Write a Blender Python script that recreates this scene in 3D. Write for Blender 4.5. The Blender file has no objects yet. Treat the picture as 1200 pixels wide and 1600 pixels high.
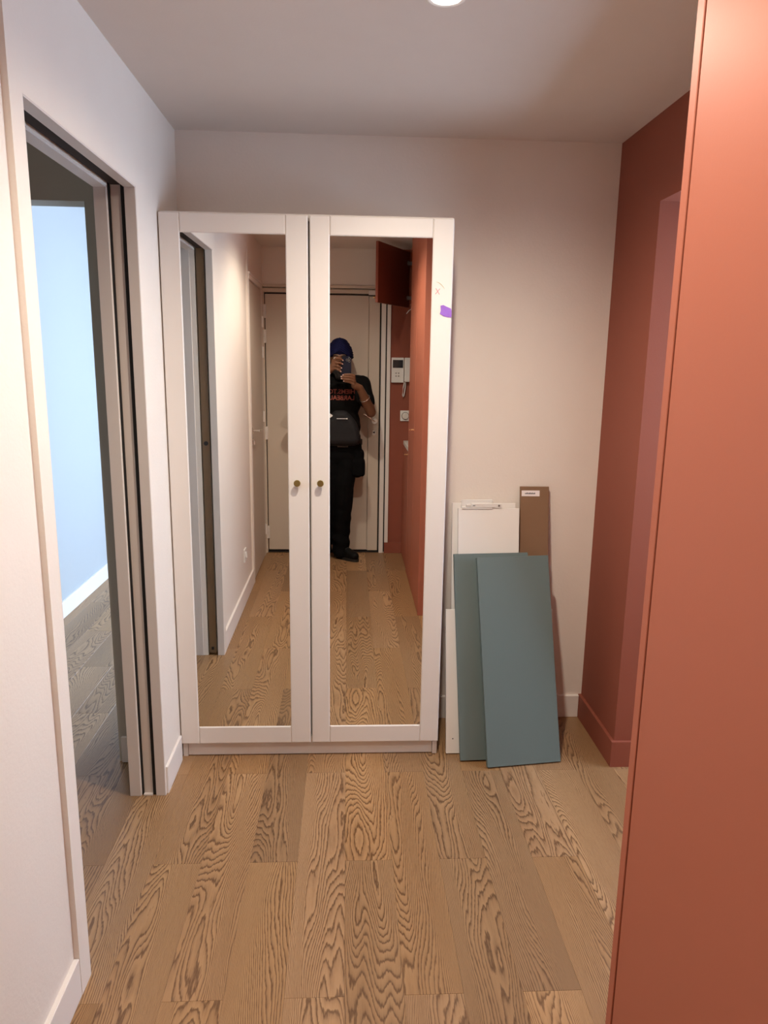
import bpy, bmesh, math, random
import numpy as np
from mathutils import Vector, Matrix, noise as mnoise
from mathutils.bvhtree import BVHTree

S = bpy.context.scene
C = S.collection
# ------------------------------------------------------------------ camera
CAM_H = 1.5277
YAW, PITCH, ROLL = 0.05155, 0.20391, 0.01511
def cam_axes():
    cy, sy, cp, sp = math.cos(YAW), math.sin(YAW), math.cos(PITCH), math.sin(PITCH)
    f = Vector((sy * cp, cy * cp, -sp)); r = Vector((cy, -sy, 0)); u = r.cross(f)
    c, s = math.cos(ROLL), math.sin(ROLL)
    return c * r + s * u, -s * r + c * u, f
CR, CU, CF = cam_axes()
cd = bpy.data.cameras.new('camera'); cam = bpy.data.objects.new('camera', cd); C.objects.link(cam)
cd.sensor_width = 36; cd.sensor_fit = 'AUTO'; cd.lens = 1140.07 / 1600 * 36; cd.clip_start = 0.004; cd.clip_end = 60
cam.matrix_world = Matrix(((CR.x, CU.x, -CF.x, 0), (CR.y, CU.y, -CF.y, 0), (CR.z, CU.z, -CF.z, CAM_H), (0, 0, 0, 1)))
S.camera = cam
# ------------------------------------------------------------------ world, light, exposure
S.view_settings.view_transform = 'Standard'; S.view_settings.look = 'None'
S.view_settings.gamma = 1; S.view_settings.use_curve_mapping = False
S.view_settings.exposure = 0.22
w = bpy.data.worlds.new('sky'); S.world = w; w.use_nodes = True
bg = w.node_tree.nodes['Background']; bg.inputs[0].default_value = (0.58, 0.77, 1.0, 1); bg.inputs[1].default_value = 19.5
S.cycles.max_bounces = 10; S.cycles.diffuse_bounces = 6; S.cycles.glossy_bounces = 6
S.cycles.use_denoising = True
S.cycles.caustics_reflective = True
S.cycles.sample_clamp_indirect = 4.0
S.cycles.blur_glossy = 0.3

def portal(loc, rot, sx, sy):
    ld = bpy.data.lights.new('window_portal', 'AREA'); ld.shape = 'RECTANGLE'; ld.size = sx; ld.size_y = sy
    ld.cycles.is_portal = True
    o = bpy.data.objects.new('window_portal', ld); C.objects.link(o); o.location = loc; o.rotation_euler = rot
portal((0.25, 6.02, 1.20), (math.radians(-90), 0, 0), 1.5, 2.2)
portal((2.22, 2.15, 1.5), (0, math.radians(90), 0), 1.0, 0.7)

H = 2.348           # ceiling height
XL = -0.640         # left wall face
XR = 1.034          # right wall face
YB = 2.941          # back wall face
YE = -0.500         # entry wall face
LAMP_A = (0.222, 1.868); LAMP_B = (-0.10, 0.84)
PW_A, PW_B = 65.0, 36.0
LAMP_COL = (1.0, 0.86, 0.705)

# ------------------------------------------------------------------ materials
def srgb(r, g, b):
    return tuple(((c / 255) / 12.92 if c / 255 < .04045 else ((c / 255 + .055) / 1.055) ** 2.4) for c in (r, g, b)) + (1,)
def mat(name, col, rough=.6, metal=0., bump=0., bscale=60., var=0., spec=.5, emit=None, estr=0, coat=0.):
    m = bpy.data.materials.new(name); m.use_nodes = True; nt = m.node_tree; b = nt.nodes['Principled BSDF']
    b.inputs['Base Color'].default_value = col if len(col) == 4 else tuple(col) + (1,)
    b.inputs['Roughness'].default_value = rough; b.inputs['Metallic'].default_value = metal
    b.inputs['Specular IOR Level'].default_value = spec
    if coat: b.inputs['Coat Weight'].default_value = coat
    if emit: b.inputs['Emission Color'].default_value = emit; b.inputs['Emission Strength'].default_value = estr
    if bump or var:
        tc = nt.nodes.new('ShaderNodeTexCoord'); n = nt.nodes.new('ShaderNodeTexNoise')
        n.inputs['Scale'].default_value = bscale; n.inputs['Detail'].default_value = 4
        nt.links.new(tc.outputs['Object'], n.inputs['Vector'])
        if bump:
            bp = nt.nodes.new('ShaderNodeBump'); bp.inputs['Strength'].default_value = bump; bp.inputs['Distance'].default_value = .002
            nt.links.new(n.outputs['Fac'], bp.inputs['Height']); nt.links.new(bp.outputs['Normal'], b.inputs['Normal'])
        if var:
            mx = nt.nodes.new('ShaderNodeMix'); mx.data_type = 'RGBA'
            c = b.inputs['Base Color'].default_value
            mx.inputs[6].default_value = tuple(x * (1 - var) for x in c[:3]) + (1,); mx.inputs[7].default_value = tuple(min(1, x * (1 + var)) for x in c[:3]) + (1,)
            n2 = nt.nodes.new('ShaderNodeTexNoise'); n2.inputs['Scale'].default_value = bscale * .07; nt.links.new(tc.outputs['Object'], n2.inputs['Vector'])
            nt.links.new(n2.outputs['Fac'], mx.inputs[0]); nt.links.new(mx.outputs[2], b.inputs['Base Color'])
    return m
M = {}
M['wall'] = mat('wall_paint', (.83, .765, .70), .85, bump=.25, bscale=110, var=.02, spec=.3)
M['ceil'] = mat('ceiling_paint', (.74, .68, .63), .9, bump=.15, bscale=140, var=.02, spec=.2)
M['trim'] = mat('trim_paint', (.84, .79, .75), .5, spec=.4)
M['jamb'] = mat('jamb_paint', (.72, .66, .62), .55, spec=.4)
M['track'] = mat('track_metal', (.045, .034, .030), .8, spec=.2)
M['black'] = mat('plain_black', (.012, .011, .011), .7)  # plain black, also for strips standing in for shaded gaps
M['terra'] = mat('terracotta_paint', (.28, .080, .048), .7, bump=.12, bscale=150, var=.02, spec=.3)
M['terracab'] = mat('terracotta_lacquer', (.43, .134, .079), .5, bump=.03, bscale=250, spec=.35)
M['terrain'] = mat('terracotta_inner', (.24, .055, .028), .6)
M['ward'] = mat('wardrobe_foil', (.80, .76, .725), .42, spec=.45)
M['wardin'] = mat('wardrobe_board', (.62, .58, .55), .6)
M['mirror'] = mat('mirror_glass', (.90, .915, .90), 0., metal=1.)
M['brass'] = mat('brass', (.44, .34, .13), .38, metal=1.)
M['gold'] = mat('gold_pull', (.95, .70, .38), .25, metal=1.)
M['chrome'] = mat('chrome', (.75, .72, .68), .22, metal=1.)
M['hinge'] = mat('hinge_steel', (.35, .34, .33), .35, metal=1.)
M['teal'] = mat('teal_lacquer', (.132, .176, .172), .45, bump=.03, bscale=300, spec=.4)
M['tealedge'] = mat('teal_edge', (.115, .15, .15), .5)
M['brown'] = mat('brown_laminate', (.235, .135, .075), .6, bump=.03, bscale=200, spec=.3)
M['whiteb'] = mat('white_laminate', (.82, .79, .75), .5, bump=.05, bscale=120, spec=.4)
M['whitedge'] = mat('white_edge', (.70, .665, .62), .6)
M['plastic'] = mat('white_plastic', (.80, .78, .75), .4)
M['label'] = mat('label_paper', (.86, .80, .80), .7)
M['ink'] = mat('ink', (.05, .05, .06), .7)
M['purple'] = mat('purple_tape', (.30, .13, .60), .6, bump=.4, bscale=200)
M['pinkpen'] = mat('pink_pencil', (.85, .30, .33), .8)
M['greenpen'] = mat('faded_pencil', (.62, .58, .42), .8)
M['doorp'] = mat('entry_door_paint', (.66, .575, .48), .5, spec=.4)
M['doorleaf'] = mat('closet_door_paint', (.62, .55, .47), .5, spec=.4)
M['steel'] = mat('screen_grey', (.03, .035, .04), .15)
M['room'] = mat('bedroom_paint', (.45, .465, .49), .85)
M['greige'] = mat('vestibule_shade_paint', (.47, .435, .375), .85, bump=.2, bscale=110, spec=.3)  # greyer than the wall paint, darkened to stand in for vestibule shade
M['skin'] = mat('skin', (.16, .072, .038), .5, spec=.4)
M['nail'] = mat('nail', (.62, .42, .36), .35)
M['turban'] = mat('turban_cotton', (.004, .005, .040), .8, spec=.2, bump=.4, bscale=250)
M['shirt'] = mat('shirt_black', (.005, .0045, .0045), .9, spec=.12, bump=.3, bscale=200)
M['trouser'] = mat('trouser_black', (.0035, .0035, .004), .9, spec=.12, bump=.3, bscale=180)
M['bag'] = mat('bag_nylon', (.014, .014, .016), .7, spec=.25, bump=.2, bscale=300)
M['shoe'] = mat('shoe_black', (.004, .004, .004), .6, spec=.2)
M['sole'] = mat('shoe_sole', (.022, .020, .018), .6, spec=.3)
M['hair'] = mat('beard_hair', (.012, .009, .008), .8, bump=.8, bscale=300)
M['eyew'] = mat('eye_white', (.75, .72, .68), .3)
M['iris'] = mat('iris_dark', (.02, .012, .008), .2)
M['orangep'] = mat('orange_print', (.23, .05, .032), .8)
M['greyp'] = mat('grey_print', (.10, .095, .09), .8)
M['whitep'] = mat('white_print', (.85, .85, .85), .5)
M['phone'] = mat('phone_blue', (.008, .012, .03), .35, spec=.5)
M['phoneglass'] = mat('phone_lens', (.004, .004, .006), .05)
M['ringm'] = mat('lens_ring', (.62, .72, .78), .3, metal=1.)
M['silver'] = mat('silver_bangle', (.90, .88, .85), .18, metal=1.)
M['belt'] = mat('belt_leather', (.015, .010, .008), .6)
M['buckle'] = mat('belt_buckle', (.10, .07, .055), .4, metal=1.)
M['lamp'] = mat('lamp_lens', (1, 1, 1), .5, emit=(1, .95, .88, 1), estr=30)
M['glass'] = None

def wood_material(name, light, mid, dark, fscale=1.0, mix_random=True, rough=.42):
    m = bpy.data.materials.new(name); m.use_nodes = True; nt = m.node_tree; N = nt.nodes; L = nt.links
    b = N['Principled BSDF']
    tc = N.new('ShaderNodeTexCoord'); oi = N.new('ShaderNodeObjectInfo')
    def math_(op, a, bb=None, c=None):
        n = N.new('ShaderNodeMath'); n.operation = op
        for i, x in enumerate((a, bb, c)):
            if x is None: continue
            if isinstance(x, (int, float)): n.inputs[i].default_value = x
            else: L.new(x, n.inputs[i])
        return n.outputs[0]
    def noise(vec, sc, detail, w=None, rough_=.5, dist=0.):
        n = N.new('ShaderNodeTexNoise'); n.noise_dimensions = '4D' if w is not None else '3D'
        n.inputs['Scale'].default_value = sc; n.inputs['Detail'].default_value = detail; n.inputs['Roughness'].default_value = rough_
        n.inputs['Distortion'].default_value = dist
        L.new(vec, n.inputs['Vector'])
        if w is not None: L.new(w, n.inputs['W'])
        return n.outputs['Fac']
    def mapping(s):
        mp = N.new('ShaderNodeMapping'); mp.inputs['Scale'].default_value = s; L.new(tc.outputs['Object'], mp.inputs['Vector']); return mp.outputs[0]
    seed = math_('MULTIPLY', oi.outputs['Random'], 137.0)
    sx = N.new('ShaderNodeSeparateXYZ'); L.new(tc.outputs['Object'], sx.inputs[0])
    # big growth figure: contours of a stretched noise field, plus a gradient across the board -> flames and rift grain
    f1 = noise(mapping((10.0 * fscale, 1.5 * fscale, 1)), 1.0, 1.0, seed)
    f2 = noise(mapping((30 * fscale, 5 * fscale, 1)), 1.0, 2.0, seed)
    off = math_('SUBTRACT', math_('FRACT', math_('MULTIPLY', oi.outputs['Random'], 57.3)), .5)
    u = math_('ADD', math_('MULTIPLY', sx.outputs['X'], 1 / .07), math_('MULTIPLY', off, 1.3))
    tilt = math_('MULTIPLY', math_('MULTIPLY', math_('SUBTRACT', math_('FRACT', math_('MULTIPLY', oi.outputs['Random'], 31.7)), .5), 1.3), u)
    f3 = noise(mapping((260, 34, 1)), 1.0, 2.0, seed)
    arch = math_('MULTIPLY', math_('MULTIPLY', u, u), .17)
    F = math_('ADD', math_('ADD', math_('MULTIPLY', f1, 1.0), math_('MULTIPLY', f2, .085)), math_('ADD', math_('ADD', math_('ADD', arch, tilt), math_('MULTIPLY', f3, .024)), math_('MULTIPLY', math_('MULTIPLY', sx.outputs['Y'], math_('SIGN', off)), .33)))
    saw = math_('FRACT', math_('MULTIPLY', F, 27.0))
    ring = N.new('ShaderNodeValToRGB'); L.new(saw, ring.inputs[0])
    e = ring.color_ramp.elements; e[0].position = 0; e[0].color = (0, 0, 0, 1); e[1].position = 1.0; e[1].color = (0, 0, 0, 1)
    for pos, v in ((.30, .08), (.60, .30), (.80, 1.0), (.90, .75), (.97, .2)):
        q = e.new(pos); q.color = (v, v, v, 1)
    # pores: fine dashes along the board
    pores = noise(mapping((420, 14, 1)), 1.0, 3.0, seed, .6)
    pr = N.new('ShaderNodeMapRange'); pr.inputs[1].default_value = .50; pr.inputs[2].default_value = .72; L.new(pores, pr.inputs[0])
    tone = noise(mapping((5, .7, 1)), 1.0, 2.0, seed)
    tr = N.new('ShaderNodeMapRange'); tr.inputs[1].default_value = .3; tr.inputs[2].default_value = .7; L.new(tone, tr.inputs[0])
    def mix(a, bcol, fac):
        n = N.new('ShaderNodeMix'); n.data_type = 'RGBA'
        if isinstance(a, tuple): n.inputs[6].default_value = a
        else: L.new(a, n.inputs[6])
        if isinstance(bcol, tuple): n.inputs[7].default_value = bcol
        else: L.new(bcol, n.inputs[7])
        L.new(fac, n.inputs[0]); return n.outputs[2]
    base = mix(light, mid, tr.outputs[0])
    col = mix(base, dark, math_('MULTIPLY', ring.outputs[0], .95))
    col = mix(col, dark, math_('MULTIPLY', math_('MULTIPLY', pr.outputs[0], .45), math_('ADD', .35, ring.outputs[0])))
    # knots
    v = N.new('ShaderNodeTexVoronoi'); v.voronoi_dimensions = '4D'; v.inputs['Scale'].default_value = 1.0; L.new(mapping((5.5, 2.2, 1)), v.inputs['Vector']); L.new(seed, v.inputs['W'])
    kr = N.new('ShaderNodeMapRange'); kr.inputs[1].default_value = .03; kr.inputs[2].default_value = .075; kr.inputs[3].default_value = 1; kr.inputs[4].default_value = 0
    L.new(v.outputs['Distance'], kr.inputs[0])
    col = mix(col, tuple(x * .45 for x in dark[:3]) + (1,), math_('MULTIPLY', kr.outputs[0], .8))
    hsv = N.new('ShaderNodeHueSaturation'); L.new(col, hsv.inputs['Color'])
    L.new(math_('ADD', .80, math_('MULTIPLY', math_('FRACT', math_('MULTIPLY', oi.outputs['Random'], 19.7)), .30)), hsv.inputs['Value'])
    L.new(math_('ADD', .96, math_('MULTIPLY', math_('FRACT', math_('MULTIPLY', oi.outputs['Random'], 7.3)), .08)), hsv.inputs['Saturation'])
    L.new(hsv.outputs[0], b.inputs['Base Color'])
    b.inputs['Roughness'].default_value = rough; b.inputs['Specular IOR Level'].default_value = .5
    bp = N.new('ShaderNodeBump'); bp.inputs['Strength'].default_value = .12; bp.inputs['Distance'].default_value = .001
    L.new(pores, bp.inputs['Height']); L.new(bp.outputs['Normal'], b.inputs['Normal'])
    return m
M['oak'] = wood_material('oak_floor', (.46, .275, .135, 1), (.35, .195, .09, 1), (.125, .058, .022, 1), rough=.40)
M['edgewood'] = wood_material('door_edge_wood', (.30, .19, .10, 1), (.24, .15, .08, 1), (.14, .085, .045, 1), .8)

# ------------------------------------------------------------------ mesh helpers
WP = {}   # world origin of each object
def bx(bm, x0, x1, y0, y1, z0, z1, bev=0., seg=1):
    r = bmesh.ops.create_cube(bm, size=1)
    vs = r['verts']
    for v in vs:
        v.co = Vector((x0 + (v.co.x + .5) * (x1 - x0), y0 + (v.co.y + .5) * (y1 - y0), z0 + (v.co.z + .5) * (z1 - z0)))
    if bev:
        es = list({e for v in vs for e in v.link_edges})
        bmesh.ops.bevel(bm, geom=es, offset=bev, segments=seg, affect='EDGES', profile=.5)
    return vs
def cyl(bm, c, axis, r0, r1, h, n=24):
    """closed cone/cylinder from c along axis"""
    a = Vector(axis).normalized(); q = Vector((0, 0, 1)).rotation_difference(a).to_matrix().to_4x4()
    bmesh.ops.create_cone(bm, cap_ends=True, segments=n, radius1=r0, radius2=r1, depth=h, matrix=Matrix.Translation(Vector(c) + a * h / 2) @ q)
def lathe(bm, c, axis, prof, n=28):
    a = Vector(axis).normalized(); q = Vector((0, 0, 1)).rotation_difference(a).to_matrix()
    rings = []
    for r, z in prof:
        rings.append([bm.verts.new(Vector(c) + q @ Vector((r * math.cos(2 * math.pi * k / n), r * math.sin(2 * math.pi * k / n), z))) for k in range(n)])
    for A, B in zip(rings, rings[1:]):
        for k in range(n):
            bm.faces.new((A[k], A[(k + 1) % n], B[(k + 1) % n], B[k]))
    bm.faces.new(rings[0][::-1]); bm.faces.new(rings[-1])
def tube(bm, pts, r, n=8):
    pts = [Vector(p) for p in pts]; rings = []
    for i, p in enumerate(pts):
        t = (pts[min(i + 1, len(pts) - 1)] - pts[max(i - 1, 0)]).normalized()
        a = t.cross(Vector((0, 0, 1))); a = a.normalized() if a.length > 1e-3 else Vector((1, 0, 0)); b2 = t.cross(a)
        rr = r[i] if isinstance(r, (list, tuple)) else r
        rings.append([bm.verts.new(p + rr * (math.cos(2 * math.pi * k / n) * a + math.sin(2 * math.pi * k / n) * b2)) for k in range(n)])
    for A, B in zip(rings, rings[1:]):
        for k in range(n): bm.faces.new((A[k], A[(k + 1) % n], B[(k + 1) % n], B[k]))
    bm.faces.new(rings[0][::-1]); bm.faces.new(rings[-1])
def rcone(bm, p0, p1, r0, r1, n=14):
    """tapered capsule, closed"""
    p0, p1 = Vector(p0), Vector(p1); a = (p1 - p0); L = a.length
    prof = []
    for k in range(1, 5): 
        t = -math.pi / 2 + k * math.pi / 10
        prof.append((r0 * math.cos(t), r0 * math.sin(t)))
    prof += [(r0, 0), (r1, L)]
    for k in range(1, 5):
        t = k * math.pi / 10; prof.append((r1 * math.cos(t), L + r1 * math.sin(t)))
    lathe(bm, p0, a if L > 1e-6 else (0, 0, 1), prof, n)
def ell(bm, c, r, rot=None, u=20, v=12):
    m = Matrix.Translation(Vector(c)) @ (rot.to_4x4() if rot else Matrix.Identity(4)) @ Matrix.Diagonal((r[0], r[1], r[2], 1))
    bmesh.ops.create_uvsphere(bm, u_segments=u, v_segments=v, radius=1, matrix=m)
def tag(o, label=None, cat=None, group=None, kind=None):
    if label: o['label'] = label
    if cat: o['category'] = cat
    if group: o['group'] = group
    if kind: o['kind'] = kind
    return o
def origin_of(p): return WP.get(p.name, Vector((0, 0, 0))) if p else Vector((0, 0, 0))
def obj(name, bm, material, parent=None, org=None, smooth=False, label=None):
    """link a bmesh given in world coordinates as one object"""
    bmesh.ops.recalc_face_normals(bm, faces=bm.faces)
    if org is None:
        xs = [v.co for v in bm.verts]
        lo = Vector([min(c[i] for c in xs) for i in range(3)]); hi = Vector([max(c[i] for c in xs) for i in range(3)])
        org = Vector(((lo.x + hi.x) / 2, (lo.y + hi.y) / 2, lo.z))
    org = Vector(org)
    bmesh.ops.translate(bm, verts=bm.verts, vec=-org)
    me = bpy.data.meshes.new(name); bm.to_mesh(me); bm.free()
    me.materials.append(M[material] if isinstance(material, str) else material)
    if smooth:
        for f in me.polygons: f.use_smooth = True
    o = bpy.data.objects.new(name, me); C.objects.link(o)
    if parent: o.parent = parent
    o.location = org - origin_of(parent); WP[o.name] = org
    if label: o['label'] = label
    return o
def autosmooth(o, ang=35):
    for f in o.data.polygons: f.use_smooth = True
    o.data.set_sharp_from_angle(angle=math.radians(ang)); return o
def box(name, dims, material, parent=None, bev=0., label=None, seg=1):
    bm = bmesh.new(); bx(bm, *dims, bev=bev, seg=seg); return obj(name, bm, material, parent, label=label)
def boxes(name, lst, material, parent=None, bev=0.):
    bm = bmesh.new()
    for d in lst: bx(bm, *d, bev=bev)
    return obj(name, bm, material, parent)
def empty(name, loc, label, cat, group=None, kind=None):
    o = bpy.data.objects.new(name, None); C.objects.link(o); o.location = loc; o.empty_display_size = .1; WP[o.name] = Vector(loc)
    return tag(o, label, cat, group, kind)
def struct(o, label, cat): return tag(o, label, cat, kind='structure')

# ------------------------------------------------------------------ floor: every plank its own piece
PWD = 0.1475; PLEN = 0.9955
fl = struct(box('floor', (-1.85, 2.35, -.62, 6.15, -.06, -.0145), 'black'), 'wide oak plank floor running towards the mirrored wardrobe', 'floor')
def plank_mesh(w_, l_, name='plank'):
    bm = bmesh.new(); g = .00012; bx(bm, -w_ / 2 + g, w_ / 2 - g, -l_ / 2 + g, l_ / 2 - g, -.014, 0)
    es = [e for e in bm.edges if all(v.co.z > -.001 for v in e.verts)]
    bmesh.ops.bevel(bm, geom=es, offset=.0005, segments=1, affect='EDGES')
    bmesh.ops.recalc_face_normals(bm, faces=bm.faces)
    me = bpy.data.meshes.new(name); bm.to_mesh(me); bm.free(); me.materials.append(M['oak']); return me
full = plank_mesh(PWD, PLEN)
cache = {}
def visible_zone(x, y):
    if -.80 < x < 1.30 and -.62 < y < 3.0: return True
    if 1.25 < x < 2.28 and .95 < y < 3.1: return True
    if -1.80 < x <= -.62 and 1.0 < y < 5.9: return True
    return False
for k in range(-11, 17):
    x0 = -.2965 + k * PWD; xc = x0 + PWD / 2
    start = 2.011 if k % 2 == 0 else 1.5135
    for j in range(-3, 5):
        y0 = start + j * PLEN; y1 = y0 + PLEN
        zone_y = [y for y in np.arange(y0 + .05, y1, .1) if visible_zone(xc, y)]
        if not zone_y: continue
        a, b_ = max(y0, -.6), min(y1, 6.1)
        if b_ - a < .05: continue
        key = round(b_ - a, 3)
        if abs(key - round(PLEN, 3)) < .002: me = full
        else:
            if key not in cache: cache[key] = plank_mesh(PWD, b_ - a)
            me = cache[key]
        o = bpy.data.objects.new('plank', me); C.objects.link(o); o.parent = fl
        o.location = Vector((xc, (a + b_) / 2, 0)) - WP[fl.name]

# ------------------------------------------------------------------ room shell
bm = bmesh.new(); bx(bm, -1.85, 2.35, -.65, YB + .11, H, H + .08); bx(bm, XR + .1, 2.35, YB + .11, 3.2, H, H + .08)
struct(obj('ceiling', bm, 'ceil'), 'smooth pale ceiling with round recessed lamps', 'ceiling')

HB = 2.62
bm = bmesh.new(); bx(bm, -1.85, 1.35, 2.66, 6.15, HB, HB + .06)
struct(obj('ceiling', bm, 'ceil'), 'higher ceiling of the daylit bedroom', 'ceiling')
# back wall (white) carries on behind the sliding door wall
struct(boxes('wall_back', [(-.86, XR + .15, YB, YB + .12, -.05, HB)], 'wall'), 'pale wall behind the mirrored wardrobe and leaning boards', 'wall')

# left wall with the pocket door opening (y 1.60 .. 2.38) and the shallow recess near the camera
OY0, OY1, OZ = 1.600, 2.380, 2.032
XO, XC0, XC1, XI = -.672, -.678, -.719, -.765
RY0, RY1, RZ, RD = .354, 1.540, 2.092, .013
wl = [(XO, XL, RY1, OY0, 0, H), (XO, XL, RY0, RY1, RZ + .15, H), (XO, XL - RD, RY0, RY1, 0, RZ + .149),
      (XO, XL, OY0, OY1, OZ, H), (XO, XL, OY1, YB, 0, H),
      (-.725, XO, OY1 + .013, YB, 0, H), (-.725, XO, OY0 - .02, OY1 + .02, OZ + .075, H),
      (XI, -.725, OY1, 2.72, 0, H), (XI, -.725, OY0, OY1, OZ, H), (-.80, -.725, -.62, OY0, 0, H),
      (XO - .05, XO + .0, -.62, RY0, 0, H), (XO - .05, XO, RY0, .62, 0, H)]
bm = bmesh.new()
for d in wl: bx(bm, *d)
# tapered top of the recess
vs = [(XL - RD, RY0, RZ), (XL - RD, RY1, RZ), (XL, RY1, RZ + .15), (XL, RY0, RZ + .15), (XL - RD - .005, RY0, RZ + .15), (XL - RD - .005, RY1, RZ + .15)]
vv = [bm.verts.new(v) for v in vs]
bm.faces.new((vv[0], vv[1], vv[2], vv[3])); bm.faces.new((vv[0], vv[3], vv[4])); bm.faces.new((vv[1], vv[5], vv[2])); bm.faces.new((vv[4], vv[3], vv[2], vv[5])); bm.faces.new((vv[0], vv[4], vv[5], vv[1]))
# wall beyond the recess, around the closet door (door y -.40 .. .300)
bx(bm, XO, XL, .318, RY0, 0, RZ + .0199); bx(bm, XO, XL - .006, -.62, .318, 2.055, H); bx(bm, XO, XL, .318, RY0, RZ + .0201, H)
bx(bm, XO, XL - .006, -.62, -.40, 0, 2.055)
struct(obj('wall_left', bm, 'wall'), 'pale left wall with sliding door opening and a shallow recessed bay', 'wall')

# sliding door frame strips (jambs, track)
t = struct(empty('trim_1', (XL, OY1, 0), None, None), 'pale jamb strips and dark top track lining the sliding door opening', 'trim')
box('jamb_strip', (XO - .002, XL - .0006, OY1 - .004, OY1 + .03, .0, OZ), 'jamb', t, .001)
box('jamb_strip', (-.765, -.7265, OY1 - .005, OY1 + .03, .0, OZ), 'jamb', t, .001)
box('channel', (-.7185, -.6865, OY1 + .008, OY1 + .0145, .004, OZ + .06), 'jamb', t, .0008)
box('floor_stop', (-.7185, -.6865, OY1 - .004, OY1 + .009, .0, .006), 'jamb', t, .0008)
box('jamb_strip', (XO - .002, XL - .0006, OY0 - .03, OY0 + .004, .0, OZ), 'jamb', t, .001)
box('jamb_strip', (-.79, -.7485, OY0 - .03, OY0 + .004, .0, OZ), 'jamb', t, .001)
box('soffit_strip', (XO - .002, XL - .0006, OY0, OY1, OZ - .004, OZ + .02), 'jamb', t)
box('soffit_strip', (-.765, -.7265, OY0, OY1, OZ - .006, OZ + .02), 'jamb', t)
box('door_track', (-.7160, -.6765, OY0 - .02, OY1 + .008, OZ + .004, OZ + .05), 'track', t, label='dark metal sliding track')
boxes('gap_shade', [(-.7262, -.7166, OY0, OY1 + .0099, OZ + .012, OZ + .07), (-.6783, -.6722, OY0, OY1 + .012, OZ + .03, OZ + .07)], 'black', t)  # black strips beside the track, painted shade of the gaps
boxes('gap_shade', [(-.7262, -.7187, OY1 + .0030, OY1 + .0125, 0, OZ + .07), (-.6862, -.6742, OY1 + .0030, OY1 + .0125, 0, OZ + .07)], 'black', t)  # black strips filling the jamb gaps in place of their shade

# pocket sliding door leaf parked in the near pocket
t = struct(empty('door_3', (-.70, OY0 - .4, 0), None, None), 'wooden sliding door slid back into the left wall pocket', 'door')
box('leaf', (-.719, -.682, OY0 - .75, OY0 - .008, .012, 2.06), 'doorleaf', t, .001)
box('edge_strip', (-.7185, -.6825, OY0 - .008, OY0 - .002, .012, 2.055), 'edgewood', t, .0008, label='bare brown wooden door edge')
bm = bmesh.new(); cyl(bm, (-.700, OY0 - .0025, 1.115), (0, 1, 0), .011, .011, .0025, 18); obj('latch_hole', bm, 'black', t)
bm = bmesh.new(); bx(bm, -.707, -.695, OY0 - .003, OY0 + .002, .03, .045); obj('floor_guide', bm, 'black', t)

# baseboards
struct(box('baseboard_left', (XL - .002, XL + .008, OY1 + .008, 2.612, 0, .105), 'trim', bev=.002), 'white baseboard between sliding door jamb and wardrobe', 'baseboard')
struct(box('baseboard_near', (XL - RD - .001, XL - .0005, RY0 + .001, RY1 - .001, 0, .105), 'trim', bev=.0015), 'white baseboard in the recessed bay of left wall', 'baseboard')
struct(box('baseboard_back', (-.62, XR - .013, YB - .012, YB + .002, 0, .102), 'trim', bev=.002), 'white baseboard on back wall behind leaning boards', 'baseboard')

# right terracotta wall with a doorway, baseboard wraps its end
RW0, RW1, RWZ = 1.55, 2.535, 2.062
bm = bmesh.new()
bx(bm, XR, XR + .16, RW1, YB + .12, 0, H); bx(bm, XR, XR + .16, RW0, RW1, RWZ, H); bx(bm, XR, XR + .16, -.62, RW0, 0, H)
struct(obj('wall_right', bm, 'terra'), 'terracotta painted right wall with a doorway beside the tall cupboard', 'wall')
bm = bmesh.new(); bx(bm, XR - .013, XR + .001, RW1, YB, 0, .105); bx(bm, XR - .013, XR + .16, RW1 - .013, RW1, 0, .105)
struct(obj('baseboard_right', bm, 'terra'), 'terracotta baseboard wrapping the right wall corner', 'baseboard')
# room through the right doorway
bm = bmesh.new()
bx(bm, 2.2, 2.3, 1.0, 1.6, 0, H); bx(bm, 2.2, 2.3, 2.7, 3.1, 0, H); bx(bm, 2.2, 2.3, 1.6, 2.7, 0, 1.15); bx(bm, 2.2, 2.3, 1.6, 2.7, 1.85, H)
bx(bm, XR + .16, 2.3, 3.06, 3.16, 0, H); bx(bm, XR + .16, 2.3, .9, 1.0, 0, H)
struct(obj('wall_side', bm, 'wall'), 'pale walls of the room through the right doorway', 'wall')

# vestibule and bright room through the sliding door
IY = 2.612
bm = bmesh.new()
bx(bm, -.872, XI, IY, 3.06, 0, HB); bx(bm, -1.80, -.872, IY, IY + .1, 2.03, HB)
bx(bm, -1.78, -1.685, -.62, IY + .1, 0, H); bx(bm, -1.80, XI, -.62, -.55, 0, H)
struct(obj('wall_vestibule', bm, 'greige'), 'shaded walls just inside the sliding door, around the bedroom doorway', 'wall')
struct(boxes('baseboard_vestibule', [(-.860, XI - .001, IY - .012, IY + .001, 0, .105)], 'trim', bev=.0015), 'short pale baseboard beside the bedroom doorway', 'baseboard')
bm = bmesh.new()
bx(bm, -1.80, -1.69, IY + .1, 6.1, 0, HB); bx(bm, 1.20, 1.30, 3.06, 6.1, 0, HB); bx(bm, -1.80, 1.30, 6.0, 6.1, 0, .10); bx(bm, -1.80, 1.30, 6.0, 6.1, 2.3, HB)
bx(bm, -1.80, -.50, 6.0, 6.1, .10, 2.3); bx(bm, 1.00, 1.30, 6.0, 6.1, .10, 2.3); bx(bm, 1.1, 1.3, 3.0, 3.2, 0, HB)
struct(obj('wall_bedroom', bm, 'room'), 'daylit pale bedroom walls seen through the sliding door', 'wall')
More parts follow.
